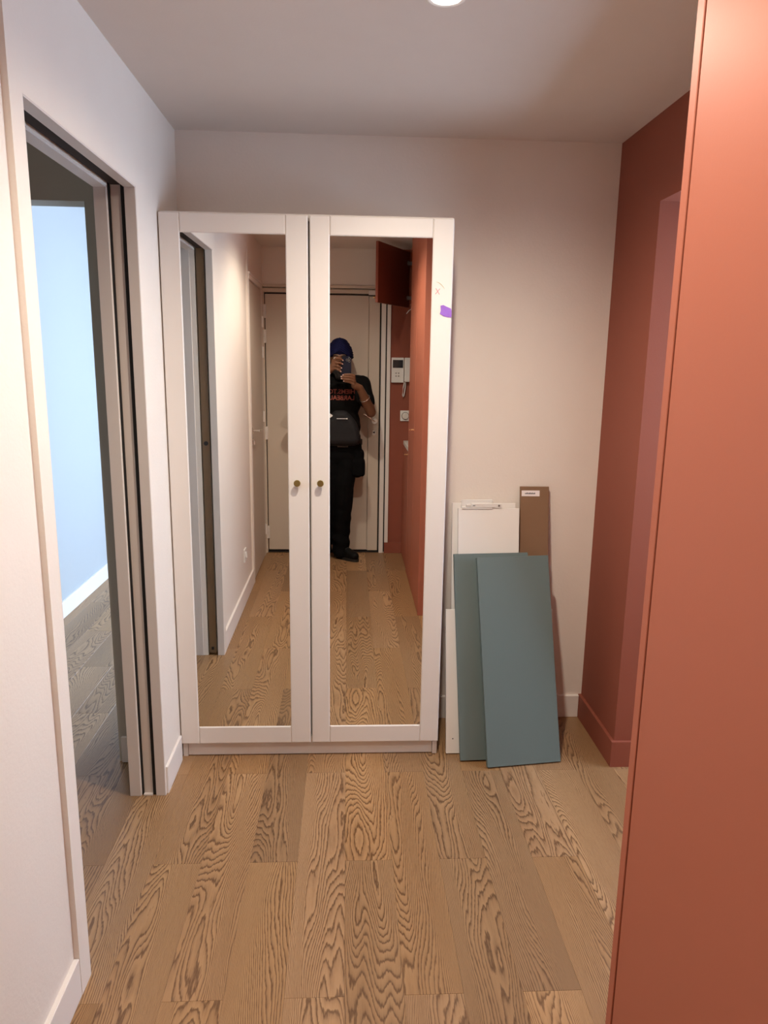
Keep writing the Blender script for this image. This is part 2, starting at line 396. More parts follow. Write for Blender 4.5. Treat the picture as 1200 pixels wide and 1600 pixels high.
struct(boxes('baseboard_bedroom', [(-1.691, -1.678, IY + .1, 6.0, 0, .102)], 'trim', bev=.0015), 'white baseboard along the daylit bedroom wall', 'baseboard')
wn = struct(empty('window_1', (.25, 6.03, .10), None, None), 'white framed bedroom window letting in daylight', 'window')
for d in ((-.50, 1.0, 6.02, 6.07, .10, .16), (-.50, 1.0, 6.02, 6.07, 2.24, 2.3), (-.50, -.44, 6.02, 6.07, .16, 2.24), (.94, 1.0, 6.02, 6.07, .16, 2.24), (.22, .28, 6.02, 6.07, .16, 2.24)):
    box('frame_bar', d, 'trim', wn)
wn = struct(empty('window_2', (2.25, 2.15, 1.15), None, None), 'white framed window of the right side room', 'window')
for d in ((2.23, 2.27, 1.6, 2.7, 1.15, 1.2), (2.23, 2.27, 1.6, 2.7, 1.8, 1.85), (2.23, 2.27, 1.6, 1.65, 1.2, 1.8), (2.23, 2.27, 2.65, 2.7, 1.2, 1.8)):
    box('frame_bar', d, 'trim', wn)

# entry wall behind the camera (white part, terracotta part)
DX0, DX1, DZ = -.640, .252, 2.020
bm = bmesh.new(); bx(bm, -.80, .328, YE - .12, YE, DZ + .055, H); bx(bm, DX1 + .018, .298, YE - .12, YE - .001, 0, DZ + .06); bx(bm, -.80, DX0 - .005, YE - .12, YE - .001, 0, DZ + .06)
bx(bm, -.8, .3, YE - .14, YE - .10, 0, DZ + .06)
struct(obj('wall_entry', bm, 'wall'), 'pale wall above the entry door', 'wall')
struct(boxes('wall_niche', [(.298, 1.05, YE - .12, YE + .004, 0, H)], 'terra'), 'terracotta wall strip beside the entry door with the intercom', 'wall')
struct(boxes('baseboard_entry', [(.300, .444, YE + .003, YE + .017, 0, .09)], 'terra', bev=.0015), 'terracotta baseboard below the intercom', 'baseboard')

# entry door
d1 = struct(empty('door_1', (-.2, YE, 0), None, None), 'cream entry door behind the person, seen in the mirrors', 'door')
box('leaf', (DX0 + .012, .158, YE - .045, YE - .012, .022, DZ - .008), 'doorp', d1, .002)
box('lock_stile', (.1605, DX1 - .008, YE - .045, YE - .002, .018, DZ - .014), 'doorp', d1, .003)
box('casing', (DX1 + .004, .290, YE - .05, YE + .012, 0, DZ + .012), 'trim', d1, .002)
box('casing', (.300, .328, YE + .002, YE + .022, .09, DZ + .05), 'trim', d1, .002)
box('casing', (DX0 - .014, DX0 + .006, YE - .05, YE + .012, 0, DZ + .012), 'doorp', d1, .002)
box('casing', (DX0 - .014, .328, YE - .05, YE + .012, DZ + .004, DZ + .034), 'doorp', d1, .002)
box('molding', (DX0 - .014, .328, YE - .01, YE + .022, DZ + .040, DZ + .062), 'doorp', d1, .004)
boxes('gap_shade', [(DX0 + .0065, DX0 + .0115, YE - .03, YE - .022, .012, DZ + .003), (DX0 + .012, DX1 + .003, YE - .03, YE - .022, DZ - .0075, DZ + .0035), (DX1 - .0075, DX1 + .0035, YE - .03, YE - .022, .012, DZ - .008), (.2902, .2998, YE - .0005, YE + .006, .01, DZ + .003)], 'black', d1)  # black strips added so the door and casing gaps read as shade
box('threshold', (DX0, DX1 + .02, YE - .05, YE - .004, .0005, .012), 'black', d1)
for z in (1.885, 1.70, .965, .17):
    bm = bmesh.new(); cyl(bm, (DX0 + .006, YE + .008, z - .05), (0, 0, 1), .0095, .0095, .048, 12); cyl(bm, (DX0 + .006, YE + .008, z + .001), (0, 0, 1), .0095, .0095, .048, 12)
    bx(bm, DX0 - .012, DX0 + .020, YE - .013, YE + .0105, z - .05, z + .05)
    obj('hinge', bm, 'trim', d1)
box('cover_plate', (.155, DX1 + .004, YE - .004, YE + .018, DZ - .004, DZ + .028), 'trim', d1, .003)
h = box('handle_plate', (.195, .222, YE - .004, YE + .004, .955, .995), 'chrome', d1, .002)
bm = bmesh.new(); cyl(bm, (.208, YE + .003, .978), (0, 1, 0), .007, .007, .004, 14); obj('keyhole', bm, 'black', h)
bm = bmesh.new(); cyl(bm, (.212, YE - .003, 1.066), (0, 1, 0), .022, .022, .010, 22); cyl(bm, (.212, YE + .006, 1.066), (0, 1, 0), .009, .009, .04, 12)
tube(bm, [(.212, YE + .044, 1.066), (.18, YE + .046, 1.088), (.125, YE + .046, 1.121)], .0075, 10)
obj('door_handle', bm, 'chrome', d1)

# closet door in the left wall near the entry
d2 = struct(empty('door_2', (XL, 0, 0), None, None), 'narrow closet door in the left wall beside the entry door', 'door')
box('leaf', (XO + .002, XL - .004, -.385, .308, .012, 2.030), 'doorleaf', d2, .002)
box('casing', (XO, XL + .002, .310, .330, 0, 2.07), 'trim', d2, .002)
box('casing', (XO, XL + .006, -.41, .330, 2.034, 2.062), 'trim', d2, .002)
box('molding', (XO, XL + .010, -.41, .330, 2.064, 2.078), 'trim', d2, .003)
for z in (1.80, 1.58, 1.10, .22):
    bm = bmesh.new(); cyl(bm, (XL + .004, -.388, z - .04), (0, 0, 1), .008, .008, .08, 12); obj('hinge', bm, 'trim', d2)
bm = bmesh.new(); cyl(bm, (XL - .005, .278, 1.055), (1, 0, 0), .022, .022, .009, 22); cyl(bm, (XL + .003, .278, 1.055), (1, 0, 0), .008, .008, .04, 12)
tube(bm, [(XL + .042, .278, 1.055), (XL + .045, .24, 1.052), (XL + .045, .165, 1.052)], .0075, 10)
obj('door_handle', bm, 'chrome', d2)
bm = bmesh.new(); cyl(bm, (XL - .005, .278, .985), (1, 0, 0), .021, .021, .009, 22); bx(bm, XL + .003, XL + .018, .273, .283, .960, .990, .002); obj('lock_rose', bm, 'chrome', d2)

# ------------------------------------------------------------------ wardrobe
WX0, WX1, WZ = -.636, .361, 2.012
DY = 2.619
wd = empty('wardrobe', (-.14, 2.78, 0), 'white two door wardrobe with tall mirrors standing against the back wall', 'wardrobe')
box('side_panel', (WX0 + .0005, WX0 + .019, DY + .021, 2.926, 0, WZ), 'ward', wd, .001)
box('side_panel', (WX1 - .019, WX1 - .0005, DY + .021, 2.926, 0, WZ), 'ward', wd, .001)
box('top_panel', (WX0 + .019, WX1 - .019, DY + .021, 2.926, WZ - .022, WZ), 'ward', wd, .001)
box('bottom_panel', (WX0 + .019, WX1 - .019, DY + .021, 2.920, .063, .081), 'ward', wd)
box('back_panel', (WX0 + .019, WX1 - .019, 2.918, 2.925, .08, WZ - .02), 'wardin', wd)
box('plinth', (WX0 + .020, WX1 - .020, DY + .027, DY + .043, .002, .062), 'ward', wd, .001)
box('centre_panel', (-.146, -.128, DY + .035, 2.918, .081, WZ - .022), 'wardin', wd)
def door(x0, x1, knob_x, mx0, mx1, right):
    z0, z1 = .064, 2.006; mz0, mz1 = .134, 1.942
    d = box('door', (x0 + .003, x1 - .003, DY + .006, DY + .020, z0 + .002, z1 - .002), 'ward', wd)
    # frame with slightly chamfered inner edge: 4 strips
    def strip(nm, a0, a1, b0, b1, inner):
        bm = bmesh.new(); vs = bx(bm, a0, a1, DY, DY + .0062, b0, b1)
        bmesh.ops.bevel(bm, geom=[e for e in bm.edges if all(v.co.y < DY + .001 for v in e.verts)], offset=.0032, segments=1, affect='EDGES')
        return obj(nm, bm, 'ward', d)
    strip('stile', x0, mx0, z0, z1, 1); strip('stile', mx1, x1, z0, z1, 0)
    strip('rail', mx0 + .0006, mx1 - .0006, mz1, z1, 0); strip('rail', mx0 + .0006, mx1 - .0006, z0, mz0, 0)
    box('mirror', (mx0 - .001, mx1 + .001, DY + .0042, DY + .0065, mz0 - .001, mz1 + .001), 'mirror', d, label='tall clear mirror panel')
    bm = bmesh.new(); lathe(bm, (knob_x, DY + .001, 1.093), (0, -1, 0), [(.006, 0), (.005, .008), (.0052, .014), (.0112, .0165), (.0122, .019), (.0122, .0235), (.0112, .025), (.0002, .0252)], 28)
    autosmooth(obj('knob', bm, 'brass', d, label='round brass knob'))
    return d
door(WX0, -.1375, -.180, -.567, -.213, False)
dr = door(-.1315, WX1, -.0965, -.0635, .289, True)
# pencil marks and a scrap of tape on the right stile
bm = bmesh.new()
for a, b_ in (((.303, 1.777), (.316, 1.757)), ((.317, 1.776), (.302, 1.758))):
    tube(bm, [(a[0], DY - .0004, a[1]), ((a[0] + b_[0]) / 2 + .0006, DY - .0004, (a[1] + b_[1]) / 2), (b_[0], DY - .0004, b_[1])], .0011, 6)
obj('pencil_cross', bm, 'pinkpen', dr, label='small pink pencil cross')
bm = bmesh.new(); tube(bm, [(.304, DY - .0003, 1.798), (.312, DY - .0003, 1.797), (.322, DY - .0003, 1.790), (.329, DY - .0003, 1.783), (.333, DY - .0003, 1.776)], [.0006, .0012, .0013, .001, .0005], 6)
obj('pencil_stroke', bm, 'greenpen', dr, label='faint grey-green pencil stroke')
bm = bmesh.new()
out = [(.321, 1.7195), (.331, 1.7215), (.342, 1.7165), (.3575, 1.7105), (.3600, 1.703), (.3605, 1.681), (.349, 1.6805), (.333, 1.684), (.3195, 1.6925), (.3225, 1.703)]
fr = [bm.verts.new((x, DY - .0012 - .0012 * math.sin(i * 2.1) ** 2, z)) for i, (x, z) in enumerate(out)]; bk = [bm.verts.new((x, DY - .0001, z)) for x, z in out]
cv = bm.verts.new((.341, DY - .0016, 1.7)); n = len(out)
for i in range(n): bm.faces.new((fr[i], fr[(i + 1) % n], cv)); bm.faces.new((fr[i], bk[i], bk[(i + 1) % n], fr[(i + 1) % n]))
bm.faces.new(bk)
obj('tape_scrap', bm, 'purple', dr, label='torn scrap of purple tape')

# ------------------------------------------------------------------ leaning boards
def board_frame(P0, P1, lean, thick, roll=0.):
    P0, P1 = Vector((*P0, 0)), Vector((*P1, 0)); e = (P1 - P0); W = e.length; e.normalize(); b = Vector((-e.y, e.x, 0))
    th = math.radians(lean); u = Vector((0, 0, math.cos(th))) + b * math.sin(th); n = e.cross(u)   # n points to the viewer
    if n.y > 0: n = -n
    if roll:
        cr, sr = math.cos(math.radians(roll)), math.sin(math.radians(roll)); e, u = e * cr + u * sr, u * cr - e * sr
    P0 = P0 + Vector((0, 0, thick * math.sin(th) + .0006))
    return P0, e, u, n, W
def board_bm(bm, fr, a0, a1, h0, h1, d0, d1, bev=.0012):
    """box in board coordinates: a along the width, h up the board, d depth behind the front face"""
    P0, e, u, n, W = fr
    b2 = bmesh.new(); bx(b2, a0, a1, d0, d1, h0, h1, bev)
    for v in b2.verts: v.co = P0 + e * v.co.x - n * v.co.y + u * v.co.z
    me = bpy.data.meshes.new('tmp'); b2.to_mesh(me); b2.free(); bm.from_mesh(me); bpy.data.meshes.remove(me)
def board(name, P0, P1, lean, L, thick, m, label, cat, group=None, bev=.0012, roll=0.):
    fr = board_frame(P0, P1, lean, thick, roll); bm = bmesh.new(); board_bm(bm, fr, 0, fr[4], 0, L, 0, thick, bev)
    o = obj(name, bm, m); tag(o, label, cat, group); return o, fr
tf, frf = board('cabinet_front', (.543, 2.518), (.838, 2.557), 17.4, .806, .018, 'teal', 'grey-teal cabinet front leaning foremost, fully in view', 'panel')
tb, frb = board('cabinet_front', (.445, 2.571), (.745, 2.571), 17.1, .806, .018, 'teal', 'grey-teal cabinet front mostly hidden behind the foremost one', 'panel', roll=1.3)
lw, frl = board('shelf_board', (.397, 2.629), (.83, 2.630), 14.0, .570, .016, 'whiteb', 'low white shelf board whose left edge shows beside the wardrobe', 'panel')
for hgt in (.058,):
    bm = bmesh.new(); P0, e, u, n, W = frl; cyl(bm, P0 + e * .027 + u * hgt - n * .0005, n, .0025, .0025, .0009, 10); obj('drill_hole', bm, 'ink', lw)
# tall white drawer panels
wb, frw = board('drawer_panel', (.428, 2.745), (.690, 2.745), 9.4, .976, .014, 'whiteb', 'tall white panel at the very back against the wall', 'panel')
w2, frw2 = board('drawer_panel', (.448, 2.700), (.697, 2.700), 10.1, .963, .016, 'whiteb', 'tall white panel standing between the bracket and the teal fronts', 'panel')
# white plastic bracket hooked over the stack
br = empty('plastic_bracket', (.53, 2.88, .96), 'white plastic runner bracket lying on top of the tall white panels', 'bracket')
BY = 2.868; BZ = .9505
bm = bmesh.new(); bx(bm, .462, .587, BY + .006, BY + .012, BZ + .006, BZ + .035, .0015); bx(bm, .458, .592, BY + .010, BY + .016, BZ + .022, BZ + .030, .001); bx(bm, .462, .587, BY - .004, BY + .03, BZ - .0025, BZ + .007, .001); obj('rail_plate', bm, 'plastic', br)
bm = bmesh.new(); bx(bm, .500, .624, BY - .006, BY + .004, BZ + .004, BZ + .022, .002); obj('clip_body', bm, 'plastic', br)
bm = bmesh.new(); bx(bm, .478, .500, BY - .006, BY + .006, BZ + .004, BZ + .018, .003); obj('end_cap', bm, 'whitedge', br)
bm = bmesh.new(); cyl(bm, (.612, BY - .0055, BZ + .013), (0, -1, 0), .004, .004, .002, 14); obj('screw', bm, 'hinge', br)
bm = bmesh.new(); bx(bm, .506, .515, BY - .0070, BY - .0055, BZ + .011, BZ + .0135); obj('slot', bm, 'ink', br)
# brown board with label
bb, frbr = board('brown_board', (.709, 2.742), (.827, 2.742), 9.6, 1.045, .016, 'brown', 'narrow brown laminate board with a white label leaning on the wall', 'panel')
bm = bmesh.new(); board_bm(bm, frbr, .0045, .079, 1.005, 1.0285, -.0006, .0, 0); lb = obj('label_sticker', bm, 'label', bb, label='white paper label with a line of print')
bm = bmesh.new()
rng = random.Random(4); xx = .018
P0, e, u, n, W = frbr
while xx < .058:
    wdt = rng.uniform(.0022, .0042); hh = rng.uniform(.0045, .007)
    board_bm(bm, frbr, xx, xx + wdt, 1.0135, 1.0135 + hh, -.0009, -.0005, 0); xx += wdt + rng.uniform(.0006, .0014)
obj('print_line', bm, 'ink', lb)

# ------------------------------------------------------------------ terracotta cupboards on the right
KX = .434; KD = 1.030
tc_ = empty('tall_cupboard', (.73, .52, 0), 'tall terracotta cupboard reaching the ceiling at the right edge', 'cupboard')
box('side_panel', (KX, KD, .980, 1.000, 0, H - .002), 'terracab', tc_, .001)
box('side_panel', (KX, KD, .050, .068, 0, H - .002), 'terracab', tc_, .001)
box('back_panel', (KD - .01, KD, .068, .980, 0, H - .002), 'terracab', tc_)
box('top_panel', (KX + .02, KD - .01, .068, .980, H - .022, H - .002), 'terracab', tc_)
box('plinth', (KX + .012, KX + .03, .068, .980, 0, .02), 'terracab', tc_)
def pull(parent, y, z, x=KX, ln=.018):
    bm = bmesh.new(); cyl(bm, (x + .001, y, z), (-1, 0, 0), .0045, .0045, .022, 12); bx(bm, x - .030, x - .022, y - ln / 2, y + ln / 2, z - .0045, z + .0045, .0015); obj('pull', bm, 'gold', parent, label='small gold pull')
da = box('door', (KX + .0012, KX + .019, .5085, .9775, .004, H - .006), 'terracab', tc_, .0012)
db = box('door', (KX + .0012, KX + .019, .0705, .5005, .004, H - .006), 'terracab', tc_, .0012); pull(db, .470, 1.09, ln=.036)
bc = empty('base_cupboard', (.74, -.22, 0), 'low terracotta cupboard with a pale top under the intercom', 'cupboard')
box('carcass', (KX + .0255, KD, -.488, .048, .0, .885), 'terracab', bc)
bd = box('door', (KX + .006, KX + .025, -.486, .046, .004, .883), 'terracab', bc, .0012); pull(bd, .010, .868, KX + .006, ln=.03)
box('countertop', (KX + .006, KD, -.490, .048, .886, .916), 'whitedge', bc, .002, label='pale worktop slab')
uc = empty('upper_cupboard', (.74, -.22, 1.93), 'terracotta wall cupboard near the ceiling with its door open', 'cupboard')
for d_ in ((KX + .03, KD, -.490, -.472, 1.93, H - .004), (KX + .03, KD, .030, .048, 1.93, H - .004), (KX + .03, KD, -.472, .030, 1.93, 1.948), (KX + .03, KD, -.472, .030, H - .022, H - .004), (KD - .01, KD, -.472, .030, 1.948, H - .022)):
    box('carcass_panel', d_, 'terracab', uc, .001)
HP = Vector((KX + .026, -.478, 1.927)); FP = Vector((.205, .010, 1.927)); ed = (FP - HP).normalized(); dn = Vector((ed.y, -ed.x, 0))   # dn: inner side
bm = bmesh.new(); q = [HP, FP, FP - dn * .019, HP - dn * .019]
lo = [bm.verts.new(v) for v in q]; hi = [bm.verts.new(v + Vector((0, 0, .403))) for v in q]
bm.faces.new(lo); bm.faces.new(hi)
for i in range(4): bm.faces.new((lo[i], lo[(i + 1) % 4], hi[(i + 1) % 4], hi[i]))
bmesh.ops.recalc_face_normals(bm, faces=bm.faces); bmesh.ops.bevel(bm, geom=list(bm.edges), offset=.001, segments=1, affect='EDGES')
ud = obj('door', bm, 'terrain', uc, label='open cupboard door showing its dark inner face')
for z in (1.995, 2.245):
    bm = bmesh.new(); c = HP + ed * .03 + Vector((0, 0, z - 1.927))
    cyl(bm, c - dn * .002, dn, .0175, .0175, .008, 18); bx(bm, c.x - .004, c.x + .05, c.y - .012, c.y + .012, z - .012, z + .012, .002)
    obj('hinge', bm, 'hinge', ud)
bm = bmesh.new(); pk = FP - ed * .03 - dn * .019 + Vector((0, 0, .035)); cyl(bm, pk, -dn, .0045, .0045, .02, 12); cyl(bm, pk - dn * .02, -dn, .008, .008, .006, 14); obj('pull', bm, 'gold', ud, label='small gold pull')
bm = bmesh.new(); tube(bm, [(KX + .034, -.32, 1.929), (KX + .03, -.30, 1.905), (KX + .012, -.29, 1.893), (KX - .004, -.30, 1.872)], .003, 8); obj('cable', bm, 'plastic', uc, label='short white cable end')

# ------------------------------------------------------------------ wall fittings
YN = YE + .0045
ic = empty('intercom', (.41, YN, 1.366), 'white wall intercom with small dark screen beside the entry door', 'intercom')
box('body', (.336, .432, YN, YN + .026, 1.366, 1.556), 'plastic', ic, .004, seg=2)
box('handset', (.436, .486, YN, YN + .042, 1.372, 1.556), 'plastic', ic, .008, seg=3)
box('screen', (.346, .425, YN + .0255, YN + .027, 1.478, 1.538), 'steel', ic, .0006, label='small dark display')
for bxx, bz in ((.372, 1.438), (.392, 1.438), (.372, 1.416), (.392, 1.416)):
    bm = bmesh.new(); cyl(bm, (bxx, YN + .025, bz), (0, 1, 0), .0062, .0058, .004, 14); obj('button', bm, 'hinge', ic)
bm = bmesh.new(); cyl(bm, (.356, YN + .025, 1.410), (0, 1, 0), .0028, .0028, .0022, 10); obj('indicator', bm, 'whitep', ic)
bm = bmesh.new(); tube(bm, [(.447, YN + .02, 1.374), (.446, YN + .02, 1.33), (.437, YN + .02, 1.268), (.431, YN + .02, 1.258), (.426, YN + .02, 1.270), (.430, YN + .02, 1.33), (.438, YN + .02, 1.37)], .0038, 8); obj('cord', bm, 'plastic', ic, label='hanging loop of white cord')
dm = empty('dimmer_switch', (.450, YN, 1.07), 'square white rotary dimmer below the intercom', 'switch')
box('plate', (.411, .492, YN, YN + .010, 1.069, 1.151), 'plastic', dm, .003, seg=2)
bm = bmesh.new(); cyl(bm, (.4515, YN + .0095, 1.110), (0, 1, 0), .0295, .0295, .0015, 28); obj('dial_gap', bm, 'black', dm)
bm = bmesh.new(); lathe(bm, (.4515, YN + .009, 1.110), (0, 1, 0), [(.027, 0), (.027, .004), (.0255, .014), (.024, .0155), (.0002, .0156)], 28); autosmooth(obj('dial', bm, 'whitedge', dm, label='round grey-white dial'))
bm = bmesh.new(); cyl(bm, (.4425, YN + .024, 1.126), (0, 1, 0), .003, .003, .0015, 10); obj('indicator', bm, 'whitep', dm)
XRc = XL - RD
so = empty('wall_socket', (XRc, .705, .265), 'white wall socket above the baseboard in the left bay', 'socket')
box('plate', (XRc, XRc + .009, .662, .745, .262, .345), 'plastic', so, .002)
bm = bmesh.new(); lathe(bm, (XRc + .008, .7035, .3035), (1, 0, 0), [(.022, 0), (.022, .006), (.019, .0065), (.0185, .002), (.0002, .0018)], 26); obj('outlet_ring', bm, 'plastic', so)
for dy in (-.0095, .0095):
    bm = bmesh.new(); cyl(bm, (XRc + .0095, .7035 + dy, .3035), (1, 0, 0), .0024, .0024, .001, 10); obj('contact_hole', bm, 'ink', so)

def downlight(x, y, label, power, cone, blend):
    t = empty('ceiling_downlight', (x, y, H), label, 'lamp', 'recessed ceiling lamps')
    bm = bmesh.new(); n = 40
    prof = [(.034, -.0005), (.036, -.003), (.0425, -.0045), (.0465, -.0025), (.0475, 0.0)]
    rings = [[bm.verts.new((x + r * math.cos(2 * math.pi * k / n), y + r * math.sin(2 * math.pi * k / n), H + z)) for k in range(n)] for r, z in prof]
    rings.append([bm.verts.new((x + .034 * math.cos(2 * math.pi * k / n), y + .034 * math.sin(2 * math.pi * k / n), H - .0001)) for k in range(n)])
    rings.append(rings[0])
    for A, B in zip(rings, rings[1:]):
        for k in range(n): bm.faces.new((A[k], A[(k + 1) % n], B[(k + 1) % n], B[k]))
    autosmooth(obj('trim_ring', bm, 'plastic', t))
    bm = bmesh.new(); cyl(bm, (x, y, H - .0012), (0, 0, 1), .034, .034, .001, 32); obj('lens', bm, 'lamp', t, label='glowing round lens')
    ld = bpy.data.lights.new('downlight_beam', 'SPOT'); ld.energy = power; ld.color = LAMP_COL; ld.spot_size = math.radians(cone); ld.spot_blend = blend; ld.shadow_soft_size = .022
    lo_ = bpy.data.objects.new('downlight_beam', ld); C.objects.link(lo_); lo_.location = (0, 0, -.036); lo_.parent = t
    return t
downlight(*LAMP_A, 'recessed ceiling lamp glowing in front of the wardrobe', PW_A, 165, .95)
downlight(*LAMP_B, 'recessed ceiling lamp over the corridor by the tall cupboard', PW_B, 156, .7)

# ------------------------------------------------------------------ person holding the phone (seen in the mirror)
def remeshed(name, bm, m, parent, vox=.005, it=2, label=None, deform=None, factor=.5):
    me = bpy.data.meshes.new(name); bmesh.ops.recalc_face_normals(bm, faces=bm.faces); bm.to_mesh(me); bm.free()
    o = bpy.data.objects.new(name + '_tmp', me); C.objects.link(o)
    md = o.modifiers.new('r', 'REMESH'); md.mode = 'VOXEL'; md.voxel_size = vox
    sm = o.modifiers.new('s', 'SMOOTH'); sm.iterations = it; sm.factor = factor
    dg = bpy.context.evaluated_depsgraph_get(); m2 = bpy.data.meshes.new_from_object(o.evaluated_get(dg))
    bpy.data.objects.remove(o); bpy.data.meshes.remove(me)
    b2 = bmesh.new(); b2.from_mesh(m2); bpy.data.meshes.remove(m2)
    if deform:
        b2.normal_update()
        for v in b2.verts: v.co = v.co + deform(v.co, v.normal)
    return obj(name, b2, m, parent, smooth=True, label=label)
def chain(bm, pts, rs, n=14):
    for a, b_, r0, r1 in zip(pts, pts[1:], rs, rs[1:]): rcone(bm, a, b_, r0, r1, n)

pr = empty('person', (-.07, -.31, 0), 'person in dark blue turban and black work clothes taking a mirror photo', 'person')
HC = Vector((-.060, -.285, 1.538))     # head centre
# joints
shR, elR, wrR = Vector((.105, -.305, 1.355)), Vector((.172, -.200, 1.155)), Vector((.088, -.085, 1.335))
shL, elL, wrL = Vector((-.235, -.305, 1.355)), Vector((-.385, -.200, 1.210)), Vector((-.165, -.075, 1.440))
# phone frame: camera axes carry the phone
PHW, PHH, PHT = .0735, .150, .009
lens_off = Vector((PHW / 2 - .021, PHH / 2 - .024, 0))
PC = Vector((0.004, 0, CAM_H + .002)) - CF * .013 - CR * lens_off.x - CU * lens_off.y   # centre of the back face
def ph(a, b_, c): return PC + CR * a + CU * b_ - CF * c      # c > 0 goes from back face towards the holder
# body
bm = bmesh.new()
# torso / pelvis (inside the clothes)
ell(bm, (-.065, -.315, 1.20), (.150, .095, .20)); ell(bm, (-.065, -.315, 1.02), (.130, .080, .17)); ell(bm, (-.065, -.315, .90), (.120, .072, .11))
rcone(bm, (-.065, -.315, 1.36), (-.062, -.298, 1.45), .062, .055)
rcone(bm, shL, shR, .052, .052)
# legs
hipR, knR, anR = Vector((.005, -.315, .86)), Vector((-.030, -.285, .48)), Vector((-.045, -.345, .10))
hipL, knL, anL = Vector((-.140, -.315, .86)), Vector((-.172, -.285, .48)), Vector((-.190, -.345, .10))
chain(bm, [hipR, knR, anR], [.075, .052, .036]); chain(bm, [hipL, knL, anL], [.075, .052, .036])
dR = Vector((.70, .71, 0)).normalized(); dL = Vector((-.35, .93, 0)).normalized()
for an, dd in ((anR, dR), (anL, dL)):
    rcone(bm, an - Vector((0, 0, .05)) - dd * .03, an - Vector((0, 0, .065)) + dd * .11, .03, .022); rcone(bm, an, an - Vector((0, 0, .05)), .036, .032)
# arms
chain(bm, [shR, elR], [.048, .038]); chain(bm, [elR, (elR + wrR) / 2, wrR], [.039, .036, .0255]); chain(bm, [shL, elL], [.048, .038]); chain(bm, [elL, (elL + wrL) / 2, wrL], [.039, .036, .0255])
# head: skull, jaw, brow, nose, ears, lips
ell(bm, HC + Vector((0, -.01, .02)), (.076, .096, .098)); ell(bm, HC + Vector((0, .030, -.045)), (.056, .062, .065)); ell(bm, HC + Vector((0, .055, -.085)), (.032, .032, .022))
rcone(bm, HC + Vector((-.034, .078, .024)), HC + Vector((.034, .078, .024)), .013, .013)
rcone(bm, HC + Vector((0, .088, .012)), HC + Vector((0, .110, -.028)), .009, .013); ell(bm, HC + Vector((.012, .098, -.031)), (.009, .010, .008)); ell(bm, HC + Vector((-.012, .098, -.031)), (.009, .010, .008))
rcone(bm, HC + Vector((-.018, .084, -.060)), HC + Vector((.018, .084, -.060)), .0075, .0075); rcone(bm, HC + Vector((-.014, .081, -.071)), HC + Vector((.014, .081, -.071)), .008, .008)
for s in (-1, 1):
    ell(bm, HC + Vector((s * .078, -.008, -.005)), (.010, .020, .031)); ell(bm, HC + Vector((s * .045, .066, -.020)), (.022, .022, .018))
# right hand: palm under the phone, fingers reaching across its back
def finger(pts, r): chain(bm, pts, r, 10)
palmR = ph(.050, -.112, .012)
rcone(bm, wrR, palmR + Vector((.012, -.006, -.022)), .025, .026); 
kn = [ph(.0545, -.058 - .021 * i, -.0065) for i in range(4)]
for k_ in kn: rcone(bm, palmR + Vector((.006, 0, -.010)), k_, .018, .0115)
tipsR = [(ph(.031, -.050, -.0140), ph(-.004, -.050, -.0105), ph(-.020, -.053, -.0095)), (ph(.031, -.068, -.0145), ph(-.012, -.066, -.0115), ph(-.032, -.065, -.010)),
         (ph(.031, -.087, -.013), ph(-.010, -.084, -.012), ph(-.030, -.080, -.010)), (ph(.024, -.104, -.008), ph(.002, -.101, -.009), ph(-.014, -.098, -.008))]
for k_, (a, b_, c) in zip(kn, tipsR): finger([k_, a, b_, c], [.0105, .0092, .0082, .0068])
finger([palmR + Vector((-.004, -.012, .0)), ph(.022, -.084, .034), ph(.004, -.058, .020)], [.016, .011, .0085])       # thumb on the screen side
# left hand: pinches the upper left edge of the phone
palmL = ph(-.088, .000, .022)
rcone(bm, wrL, palmL + Vector((-.022, -.004, -.020)), .025, .026)
knl = [ph(-.076, .052 - .021 * i, .002 + .002 * i) for i in range(4)]
for k_ in knl: rcone(bm, palmL + Vector((-.014, 0, -.008)), k_, .021, .0115)
tipsL = [(ph(-.062, .066, -.012), ph(-.042, .062, -.0115), ph(-.026, .052, -.0100)), (ph(-.060, .034, -.013), ph(-.043, .031, -.0115), ph(-.029, .026, -.0100)),
         (ph(-.060, .010, -.012), ph(-.046, .004, -.0110), ph(-.036, -.002, -.0100)), (ph(-.062, -.014, -.008), ph(-.050, -.020, -.0090), ph(-.041, -.026, -.0090))]
for k_, (a, b_, c) in zip(knl, tipsL): finger([k_, a, b_, c], [.0105, .0092, .0082, .0068])
finger([palmL + Vector((-.002, -.006, .004)), ph(-.060, .030, .030), ph(-.040, .046, .019)], [.016, .011, .0085])
body = remeshed('body', bm, 'skin', pr, .0042, 2)
# nails
def nail(c, d, n_):
    bm = bmesh.new(); d = d.normalized(); n_ = n_.normalized(); s_ = d.cross(n_); rot = Matrix((s_, d, n_)).transposed()
    ell(bm, c + n_ * .0052, (.0045, .0058, .0018), rot, 10, 6); obj('fingernail', bm, 'nail', pr, smooth=True)
for a, b_, c in tipsR + tipsL: nail(c + (c - b_).normalized() * .003, c - b_, CF)
# face details
for s in (-1, 1):
    bm = bmesh.new(); ell(bm, HC + Vector((s * .031, .0775, .004)), (.0125, .0115, .0095)); ey = obj('eye', bm, 'eyew', pr, smooth=True)
    bm = bmesh.new(); ell(bm, HC + Vector((s * .031, .0855, .004)), (.0058, .0045, .0058)); obj('iris', bm, 'iris', ey, smooth=True)
    bm = bmesh.new(); tube(bm, [HC + Vector((s * .014, .0925, .021)), HC + Vector((s * .032, .092, .026)), HC + Vector((s * .052, .080, .020))], [.003, .004, .002], 8); obj('eyebrow', bm, 'hair', pr, smooth=True)
